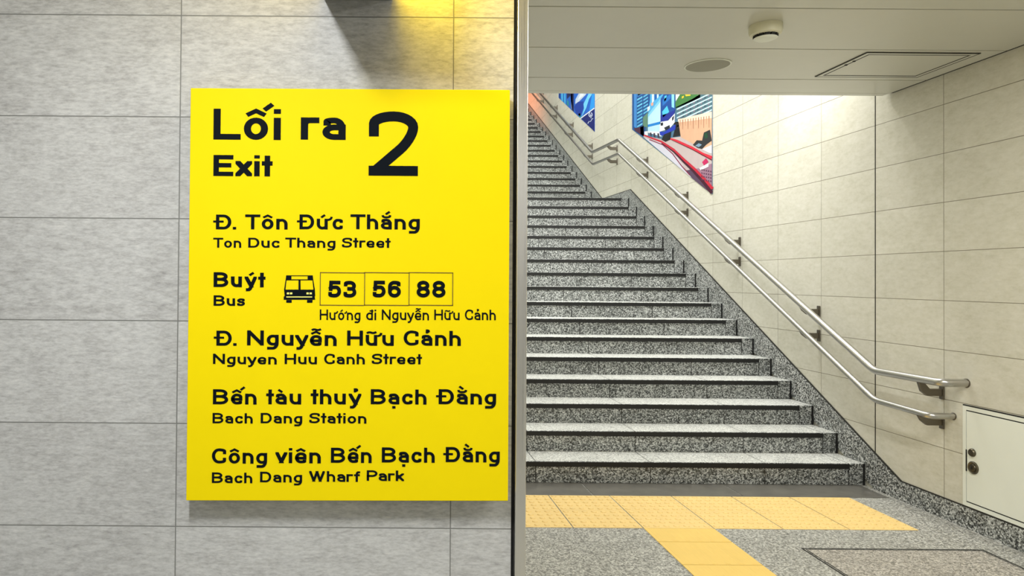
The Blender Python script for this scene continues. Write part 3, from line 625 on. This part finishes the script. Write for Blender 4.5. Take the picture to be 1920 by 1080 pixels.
MB().box(XR - 0.0205, XR - 0.0180, 4.080, 4.086, 0.357, 0.375).build('keyhole', M_DARK, k2)

# ---------------------------------------------------------------- ceiling fittings
sd = thing('smoke_detector', (1.90, 3.49, ZC), 'round cream smoke detector hanging under the ceiling panels', 'smoke detector')
MB().lathe((1.90, 3.49, ZC), (0, 0, -1), [(0.076, 0.0003), (0.076, 0.030), (0.071, 0.046), (0.058, 0.050)], 40).build('body', M_OFFW, sd, smooth=True)
vm = MB()
for k in range(12):
    a = 2 * math.pi * k / 12
    c, s_ = math.cos(a), math.sin(a)
    c2, s2 = math.cos(a + 0.36), math.sin(a + 0.36)
    q = [(1.90 + r * x, 3.49 + r * y) for r, x, y in ((0.0565, c, s_), (0.0565, c2, s2), (0.040, c2, s2), (0.040, c, s_))]
    vm.add([(x, y, ZC - 0.0502) for x, y in q] + [(x, y, ZC - 0.060) for x, y in q], [(3, 2, 1, 0), (4, 5, 6, 7), (0, 1, 5, 4), (1, 2, 6, 5), (2, 3, 7, 6), (3, 0, 4, 7)])
vm.build('vent_slots', M_DARK, sd)
MB().lathe((1.90, 3.49, ZC), (0, 0, -1), [(0.050, 0.0602), (0.055, 0.064), (0.045, 0.070), (0.02, 0.071)], 36).build('cap', M_WHITE, sd, smooth=True)

sp = thing('ceiling_speaker', (1.912, 4.138, ZC), 'flush round grey speaker grille in the ceiling', 'speaker')
MB().lathe((1.912, 4.138, ZC), (0, 0, -1), [(0.128, 0.0003), (0.128, 0.004), (0.121, 0.006), (0.119, 0.003)], 48).build('rim', M_WHITE, sp, smooth=True)
MB().lathe((1.912, 4.138, ZC), (0, 0, -1), [(0.1185, 0.003), (0.1185, 0.0055), (0.06, 0.0075), (0.01, 0.008)], 48).build('grille', M_GRILLE, sp, smooth=True)

ch = thing('ceiling_hatch', (2.99, 4.115, ZC), 'rectangular inspection hatch in the ceiling near the beige wall', 'hatch')
x0, x1, ya, yb = 2.68, 3.295, 3.888, 4.34
fr = MB()
fr.box(x0, x0 + 0.022, ya, yb, ZC - 0.004, ZC - 0.0003)
fr.box(x1 - 0.022, x1, ya, yb, ZC - 0.004, ZC - 0.0003)
fr.box(x0 + 0.022, x1 - 0.022, ya, ya + 0.022, ZC - 0.004, ZC - 0.0003)
fr.box(x0 + 0.022, x1 - 0.022, yb - 0.022, yb, ZC - 0.004, ZC - 0.0003)
fr.build('frame', M_CEIL, ch)
gp = MB()
for e, d in ((0.0, -0.008), (0.022, 0.009)):
    gx0, gx1, gy0, gy1 = x0 + e, x1 - e, ya + e, yb - e
    a, b = (min(0, d), max(0, d))
    gp.box(gx0 + a, gx0 + b, gy0 + a, gy1 - a, ZC - 0.0043, ZC - 0.0003)
    gp.box(gx1 - b, gx1 - a, gy0 + a, gy1 - a, ZC - 0.0043, ZC - 0.0003)
    gp.box(gx0 + b, gx1 - b, gy0 + a, gy0 + b, ZC - 0.0043, ZC - 0.0003)
    gp.box(gx0 + b, gx1 - b, gy1 - b, gy1 - a, ZC - 0.0043, ZC - 0.0003)
gp.build('gap', M_SEAL, ch)
cl = MB().box(x0 + 0.0312, x1 - 0.0312, ya + 0.0312, yb - 0.0312, ZC - 0.0035, ZC - 0.0003).build('leaf', M_CEIL, ch)
for yy in (4.03, 4.10):
    MB().lathe((x0 + 0.022, yy, ZC - 0.0036), (0, 0, -1), [(0.008, 0), (0.008, 0.004), (0.004, 0.005)], 16).build('latch', M_DARK, cl)

# ---------------------------------------------------------------- floor fittings
tx = [0.46, 0.72, 1.12, 1.525, 1.935, 2.335, 2.72, 3.12]
tm = MB()
for a, b in zip(tx[:-1], tx[1:]):
    for (c, d) in ((4.092, 4.394), (4.396, 4.697)):
        tm.box(a + 0.0035, b - 0.0035, c, d, 0.0004, 0.003)
        nx = max(1, round((b - a) / 0.0575))
        for i in range(nx):
            for j in range(5):
                cx, cy = a + (i + 0.5) * (b - a) / nx, c + (j + 0.5) * 0.302 / 5
                seg = 8
                vs, fs = [], []
                for r, z in ((0.0180, 0.003), (0.0150, 0.0075), (0.010, 0.0090)):
                    for k in range(seg):
                        t = 2 * math.pi * (k + 0.5) / seg
                        vs.append((cx + r * math.cos(t), cy + r * math.sin(t), z))
                for q in range(2):
                    for k in range(seg):
                        fs.append((q * seg + k, q * seg + (k + 1) % seg, (q + 1) * seg + (k + 1) % seg, (q + 1) * seg + k))
                fs.append(tuple(range(2 * seg, 3 * seg)))
                tm.add(vs, fs)
tag(tm.build('tactile_warning_paving', M_TACT), 'wide yellow band of studded tactile tiles across the foot of the stairs', 'tactile paving')
gm = MB()
yy = 4.090
for d in (0.215, 0.31, 0.30, 0.30, 0.30, 0.30, 0.30, 0.30):
    gm.box(1.527, 1.933, yy - d + 0.005, yy - 0.002, 0.0004, 0.003)
    for k in range(6):
        cx = 1.527 + 0.406 * (k + 0.5) / 6
        gm.prism_y([(cx - 0.015, 0.003), (cx + 0.015, 0.003), (cx + 0.012, 0.0040), (cx - 0.012, 0.0040)], yy - d + 0.012, yy - 0.012)
    yy -= d
tag(gm.build('tactile_guide_paving', M_GUIDE), 'narrow yellow strip of tactile guide tiles running from the studded band towards the viewer', 'tactile paving')
for a, b, lab in ((XS + 0.002, 1.416, 'dark slate drain cover at the foot of the stairs, next to the steel corner trim'),
                  (1.424, 2.416, 'dark slate drain cover at the foot of the stairs, middle one of the row'),
                  (2.424, XR - 0.05, 'dark slate drain cover at the foot of the stairs, ending at the granite skirting')):
    tag(MB().box(a, b, 4.702, D1 - 0.004, 0.0004, 0.0035).build('drain_cover', M_SLATE, bevel=0.001), lab, 'drain cover', 'drain covers at the foot of the stairs')

fh = thing('floor_hatch', (2.754, 3.4, 0), 'square floor hatch with a thin dark metal frame in the granite paving', 'floor hatch')
fx0, fx1, fy0, fy1 = 2.265, 3.243, 3.0, 3.805
q = MB()
for e, w_ in ((0, 0.009), (0.016, 0.004)):
    a0, a1, b0, b1 = fx0 + e, fx1 - e, fy0 + e, fy1 - e
    q.box(a0, a0 + w_, b0, b1, 0.0004, 0.0016)
    q.box(a1 - w_, a1, b0, b1, 0.0004, 0.0016)
    q.box(a0 + w_, a1 - w_, b0, b0 + w_, 0.0004, 0.0016)
    q.box(a0 + w_, a1 - w_, b1 - w_, b1, 0.0004, 0.0016)
q.build('frame', M_SEAL, fh)
cv = MB()
for a, b in ((fy0 + 0.022, 3.312), (3.315, 3.617), (3.620, fy1 - 0.022)):
    cv.box(fx0 + 0.022, fx1 - 0.022, a, b, 0.0004, 0.0014)
cv.build('cover', M_COVER, fh)

# ---------------------------------------------------------------- overhead projecting sign box
hs = thing('overhead_sign_box', (-0.075, YL, 2.249), 'dark bottomed backlit yellow sign box sticking out of the grey wall above the exit sign', 'sign')
MB().box(-0.175, 0.028, 1.52, YL - 0.001, 2.249, 2.62).build('housing', M_HANGER, hs, bevel=0.004)
MB().box(0.0285, 0.033, 1.55, YL - 0.03, 2.275, 2.60).build('face', M_LIT, hs)
MB().box(-0.180, -0.1755, 1.55, YL - 0.03, 2.275, 2.60).build('face', M_LIT2, hs)

# ---------------------------------------------------------------- the exit sign
XH_ = 0.72
# glyphs: relative width, strokes. y: 0 baseline, 1 top of a capital / x-height of a small letter, 2 ascender, -1 descender
# a vertex is (x, y[, corner radius]); 'A' strokes carry y in cap heights; 'Z' strokes are closed
R1, R2 = 0.30, 0.24
CAPS = 'LETDBNHCSWP253688'
GL = {
    'L': (.70, [('O', [(0, 1), (0, 0), (1, 0)])]),
    'E': (.74, [('O', [(1, 1), (0, 1), (0, 0), (1, 0)]), ('O', [(0, .52), (.86, .52)])]),
    'T': (.80, [('O', [(0, 1), (1, 1)]), ('O', [(.5, 1), (.5, 0)])]),
    'D': (.80, [('Z', [(0, 0), (0, 1), (1, 1, .34), (1, 0, .34)])]),
    'B': (.80, [('Z', [(0, .53), (0, 1), (.94, 1, .2), (.94, .53, .2)]), ('Z', [(0, 0), (0, .53), (1, .53, .22), (1, 0, .22)])]),
    'N': (.84, [('O', [(0, 0), (0, 1)]), ('O', [(1, 0), (1, 1)]), ('D', [(0.02, 1), (.98, 0)])]),
    'H': (.82, [('O', [(0, 0), (0, 1)]), ('O', [(1, 0), (1, 1)]), ('O', [(0, .52), (1, .52)])]),
    'C': (.78, [('O', [(1, .76), (1, 1, .34), (0, 1, .34), (0, 0, .34), (1, 0, .34), (1, .24)])]),
    'S': (.76, [('O', [(1, .82), (1, 1, .24), (0.02, 1, .24), (0.02, .53, .23), (1, .53, .25), (1, 0, .24), (0, 0, .24), (0, .18)])]),
    'W': (1.12, [('D', [(0, 1), (.26, 0)]), ('D', [(.26, 0), (.5, 1)]), ('D', [(.5, 1), (.74, 0)]), ('D', [(.74, 0), (1, 1)])]),
    'P': (.76, [('O', [(0, 0), (0, 1), (1, 1, .25), (1, .45, .25), (0, .45)])]),
    '2': (.76, [('Q', [(0, .72), (0, 1, .36), (1, 1, .36), (1, .60, .17), (.04, .0)]), ('O', [(0, 0), (1, 0)])]),
    '5': (.76, [('O', [(.92, 1), (.10, 1), (.06, .50)]), ('O', [(.06, .56), (.25, .64, .1), (1, .64, .3), (1, 0, .32), (0, 0, .28), (0, .14)])]),
    '3': (.76, [('O', [(0.03, .86), (0.03, 1, .24), (.95, 1, .24), (.95, .53, .22), (.40, .53)]), ('O', [(.40, .53), (1, .53, .24), (1, 0, .26), (0, 0, .26), (0, .15)])]),
    '6': (.76, [('O', [(.96, .87), (.96, 1, .24), (0, 1, .36), (0, .4)]), ('Z', [(0, 0, .3), (0, .62, .3), (1, .62, .3), (1, 0, .3)])]),
    '8': (.78, [('Z', [(.05, .54, .22), (.05, 1, .22), (.95, 1, .22), (.95, .54, .22)]), ('Z', [(0, 0, .25), (0, .54, .25), (1, .54, .25), (1, 0, .25)])]),
    'i': (0, [('O', [(.5, 0), (.5, 1)]), ('A', [(.5, .85), (.5, 1.0)])]),
    'r': (.46, [('O', [(0, 0), (0, 1)]), ('O', [(0, .5), (0, 1, .20), (1, 1)])]),
    'a': (.58, [('O', [(.06, .86), (.06, 1, .16), (1, 1, .24), (1, 0)]), ('O', [(1, .58), (0, .58, .19), (0, 0, .19), (1, 0)])]),
    'x': (.62, [('D', [(0.04, 1), (.96, 0)]), ('D', [(0.04, 0), (.96, 1)])]),
    't': (.40, [('T', [(.52, 0), (.52, 1.95)]), ('O', [(0, 1), (1, 1)])]),
    'o': (.62, [('Z', [(0, 0, R1), (0, 1, R1), (1, 1, R1), (1, 0, R1)])]),
    'n': (.60, [('O', [(0, 0), (0, 1)]), ('O', [(0, .55), (0, 1, .25), (1, 1, .25), (1, 0)])]),
    'u': (.60, [('O', [(1, 1), (1, 0)]), ('O', [(0, 1), (0, 0, .25), (1, 0, .25), (1, .45)])]),
    'c': (.56, [('O', [(1, .84), (1, 1, .27), (0, 1, .27), (0, 0, .27), (1, 0, .27), (1, .16)])]),
    'h': (.60, [('O', [(0, 0), (0, 2)]), ('O', [(0, .55), (0, 1, .25), (1, 1, .25), (1, 0)])]),
    'g': (.60, [('Z', [(0, 0, .24), (0, 1, .24), (1, 1, .1), (1, 0, .1)]), ('O', [(1, 1), (1, -1, .22), (.06, -1)])]),
    'y': (.66, [('D', [(0.02, 1), (.54, 0)]), ('Y', [(.98, 1), (.40, -1, .10), (.08, -1)])]),
    's': (.56, [('O', [(.97, .86), (.97, 1, .16), (0.02, 1, .18), (0.02, .54, .16), (1, .54, .18), (1, 0, .18), (0, 0, .16), (0, .14)])]),
    'e': (.60, [('O', [(0, .46), (1, .46), (1, 1, .27), (0, 1, .27), (0, 0, .25), (.96, 0, .16), (.96, .1)])]),
    'đ': (.60, [('Z', [(0, 0, .24), (0, 1, .24), (1, 1, .1), (1, 0, .1)]), ('O', [(1, 0), (1, 2)]), ('A', [(.5, .88), (1.25, .88)])]),
    'v': (.62, [('D', [(0.02, 1), (.5, 0)]), ('D', [(.5, 0), (.98, 1)])]),
    'k': (.58, [('O', [(0, 0), (0, 2)]), ('D', [(0.02, .30), (.92, 1)]), ('D', [(.35, .6), (.98, 0)])]),
    'f': (.44, [('O', [(.42, 0), (.42, 2, .18), (1, 2)]), ('O', [(0, 1), (.92, 1)])]),
    '.': (0, [('A', [(.5, 0), (.5, .17)])]),
}
MARK = {  # strokes over a letter: x in letter widths, y in cap heights
    '\u0302': [[(.12, .80), (.5, .94), (.88, .80)]],
    '\u0301': [[(.40, .81), (.74, .98)]],
    '\u0300': [[(.26, .98), (.60, .81)]],
    '\u0303': [[(.10, .83), (.30, .92, .06), (.66, .83, .06), (.92, .92)]],
    '\u0309': [[(.40, 1.02), (.66, 1.02, .04), (.66, .92, .04), (.50, .90), (.50, .82)]],
    '\u0306': [[(.16, .96), (.20, .82, .09), (.80, .82, .09), (.84, .96)]],
    '\u0323': [[(.5, -.28), (.5, -.12)]],
    '\u031b': [[(1.0, .64), (1.30, .70, .06), (1.34, .86)]],
}
STACK = {  # second mark over a circumflex or a breve
    '\u0301': [[(.84, .97), (1.18, 1.16)]],
    '\u0300': [[(.26, 1.20), (.62, 1.02)]],
    '\u0303': [[(.16, 1.05), (.34, 1.12, .05), (.66, 1.04, .05), (.92, 1.12)]],
    '\u0309': [[(.62, 1.16), (.86, 1.16, .04), (.86, 1.06, .04), (.72, 1.02)]],
}
BREVE_STACK = {'\u0301': [[(.44, 1.02), (.80, 1.20)]], '\u0300': [[(.24, 1.20), (.58, 1.02)]]}


def soften(pts, closed):
    """2-D polyline with a corner radius per vertex"""
    n, out = len(pts), []
    for i, p in enumerate(pts):
        r = p[2] if len(p) > 2 else 0
        b = Vector(p[:2])
        if r == 0 or (not closed and i in (0, n - 1)):
            out.append(b)
            continue
        a, c = Vector(pts[i - 1][:2]), Vector(pts[(i + 1) % n][:2])
        k, k2 = min(r * 1.6, (a - b).length * 0.5), min(r * 1.6, (c - b).length * 0.5)
        d1, d2 = (a - b).normalized(), (c - b).normalized()
        p0, p1 = b + d1 * k, b + d2 * k2
        for j in range(8):
            t = j / 7
            h = 0.5523
            q0, q1, q2, q3 = p0, p0 - d1 * k * h, p1 - d2 * k2 * h, p1
            out.append(q0 * (1 - t) ** 3 + q1 * 3 * t * (1 - t) ** 2 + q2 * 3 * t * t * (1 - t) + q3 * t ** 3)
    res = [out[0]]
    for q in out[1:]:
        if (q - res[-1]).length > 1e-5:
            res.append(q)
    if closed and (res[0] - res[-1]).length < 1e-5:
        res.pop()
    return res


def ribbon(pts, w, closed):
    """left and right offset outlines of a polyline"""
    n, L, Rr = len(pts), [], []
    for i, p in enumerate(pts):
        d1 = (p - pts[i - 1]).normalized() if (i > 0 or closed) else None
        d2 = (pts[(i + 1) % n] - p).normalized() if (i < n - 1 or closed) else None
        d1, d2 = d1 or d2, d2 or d1
        n1, n2 = Vector((-d1.y, d1.x)), Vector((-d2.y, d2.x))
        m = (n1 + n2)
        m = m.normalized() if m.length > 1e-6 else n1
        k = 1 / max(0.45, m.dot(n1))
        L.append(p + m * (w / 2 * k))
        Rr.append(p - m * (w / 2 * k))
    return L, Rr


def clip(poly, ax, lim, sg):
    """cut a 2-D polygon at one straight limit"""
    out = []
    for i, b in enumerate(poly):
        a = poly[i - 1]
        ina, inb = (a[ax] - lim) * sg >= -1e-9, (b[ax] - lim) * sg >= -1e-9
        if ina != inb:
            out.append(a.lerp(b, (lim - a[ax]) / (b[ax] - a[ax])))
        if inb:
            out.append(b)
    return out


def letter_strokes(ch, w):
    """-> advance width, list of quads in cap-height units"""
    base, marks = ch, ''
    if ch == 'Đ':
        base = 'D'
    elif ch != 'đ':
        dec = unicodedata.normalize('NFD', ch)
        base, marks = dec[0], dec[1:]
    gw, strokes = GL[base]
    gw = max(gw, w)
    cap = base in CAPS
    xh = XH_

    def ymap(y):
        if cap:
            return w / 2 + y * (1 - w)
        if y < 0:
            return w / 2 + y * 0.27
        if y <= 1:
            return w / 2 + y * (xh - w)
        return (xh - w / 2) + (y - 1) * (1 - xh)

    def xmap(x):
        return w / 2 + x * (gw - w)
    quads, depth = [], [0]

    def emit(pts, wd, closed, ext, clamp=None):
        P = soften(pts, closed)
        if ext and not closed:
            d0, d1 = (P[0] - P[1]).normalized(), (P[-1] - P[-2]).normalized()
            P[0] = P[0] + d0 * ext
            P[-1] = P[-1] + d1 * ext
        L_, R_ = ribbon(P, wd, closed)
        m = len(P)
        for i in range(m if closed else m - 1):
            j = (i + 1) % m
            q = [L_[i], L_[j], R_[j], R_[i]]
            if clamp:
                q = clip(clip(clip(clip(q, 0, 0, 1), 0, gw, -1), 1, clamp[0], 1), 1, clamp[1], -1)
                if len(q) < 3:
                    continue
            quads.append((q, depth[0]))
        depth[0] += 1

    for kind, pts in strokes:
        if kind == 'A':
            P = [(xmap(p[0]),) + tuple(p[1:]) for p in pts]
            emit(P, w if base in 'i.' else w * 0.7, False, 0)
            continue
        P = [(xmap(p[0]), ymap(p[1])) + tuple(p[2:]) for p in pts]
        if kind == 'Z':
            emit(P, w, True, 0)
        elif kind == 'D':
            emit(P, w * 1.1, False, w * 0.9, (0, 1 if (cap or max(p[1] for p in pts) > 1.5) else xh))
        elif kind == 'Q':
            emit(P, w, False, w * 0.5, (0, 1))
        elif kind == 'Y':
            P[0] = (P[0][0] + w * 0.25, P[0][1] + w * 0.5)
            emit(P, w, False, w * 0.3, (-.30, xh))
        else:
            emit(P, w, False, w / 2, (-.28, 1.0))
    if ch == 'Đ':
        emit([(-.14, .53), (gw * 0.5, .53)], w * 0.75, False, 0)
    first = None
    for mk in marks:
        if first in ('\u0302', '\u0306') and mk in STACK:
            src = STACK[mk] if first == '\u0302' else BREVE_STACK.get(mk, STACK[mk])
        else:
            src = MARK[mk]
        if mk in ('\u0302', '\u0306'):
            first = mk
        for s_ in src:
            emit([(p[0] * gw,) + tuple(p[1:]) for p in s_], w * (1.0 if mk == '\u0323' else 0.72), False, 0)
    return gw, quads, ('\u031b' in marks)


def word_quads(word, w):
    x, quads = 0.0, []
    gap = 0.145
    for i, ch in enumerate(word):
        gw, qs, horn = letter_strokes(ch, w)
        if ch == 'Đ' and i == 0:
            x += 0.14
        if i:
            x += gap * (0.55 if ch in 'tfvyxr.' or word[i - 1] in 'tfTrvyxPkL' else 1.0)
        quads += [([Vector((v.x + x, v.y)) for v in q], dp) for q, dp in qs]
        x += gw + (0.12 if horn else 0)
    lo = min(v.x for q, _ in quads for v in q)
    hi = max(v.x for q, _ in quads for v in q)
    return lo, hi, quads


SZ = YL - 0.058      # sign face
es = thing('exit_sign', (-0.0925, YL, 0.797), 'large yellow exit sign board with black lettering on the grey tiled wall', 'sign')
pb = MB().prism_y([(-0.550, 0.794), (0.3655, 0.800), (0.3645, 1.973), (-0.550, 1.971)], SZ, SZ + 0.030)
pb.build('panel', M_YEL, es, bevel=0.002)
MB().box(-0.53, 0.345, SZ + 0.0302, YL - 0.0005, 0.82, 1.95).build('back_frame', M_DARK, es)
for lab, caph, wt, words in SIGN_TEXT:
    for wd, xa, xb, zb in words:
        m = MB()
        lo, hi, qs = word_quads(wd, wt * (1.2 if len(words) == 1 or caph < 0.033 else 1.1))
        kx = (xb - xa) / (hi - lo)
        for q, dp in qs:
            m.prism_y([(xa + (v.x - lo) * kx, zb + v.y * caph) for v in q], SZ - 0.0010 - 0.00012 * dp, SZ - 0.0001)
        m.build('lettering', M_INK, es)
bp = MB()
for p in BUS_BODY:
    bp.prism_y(p, SZ - 0.0010, SZ - 0.0001)
bo = bp.build('bus_pictogram', M_INK, es)
bl = MB()
for p in BUS_LIGHTS:
    bl.prism_y(p, SZ - 0.0014, SZ - 0.0010)
bl.build('headlights', M_PALE, bo)
bx = MB()
for k in range(3):
    a, b = -0.1749 + 0.1267 * k, -0.1749 + 0.1267 * (k + 1)
    z0, z1, t = 1.3518 + 0.001 * k, 1.4467 + 0.001 * k, 0.0022
    bx.box(a, b, SZ - 0.001, SZ - 0.0001, z0, z0 + t)
    bx.box(a, b, SZ - 0.001, SZ - 0.0001, z1 - t, z1)
    bx.box(a, a + t, SZ - 0.001, SZ - 0.0001, z0, z1)
    if k == 2:
        bx.box(b - t, b, SZ - 0.001, SZ - 0.0001, z0, z1)
bx.build('route_number_frame', M_BROWN, es)

for o in bpy.data.objects:
    if '_o' in o:
        del o['_o']
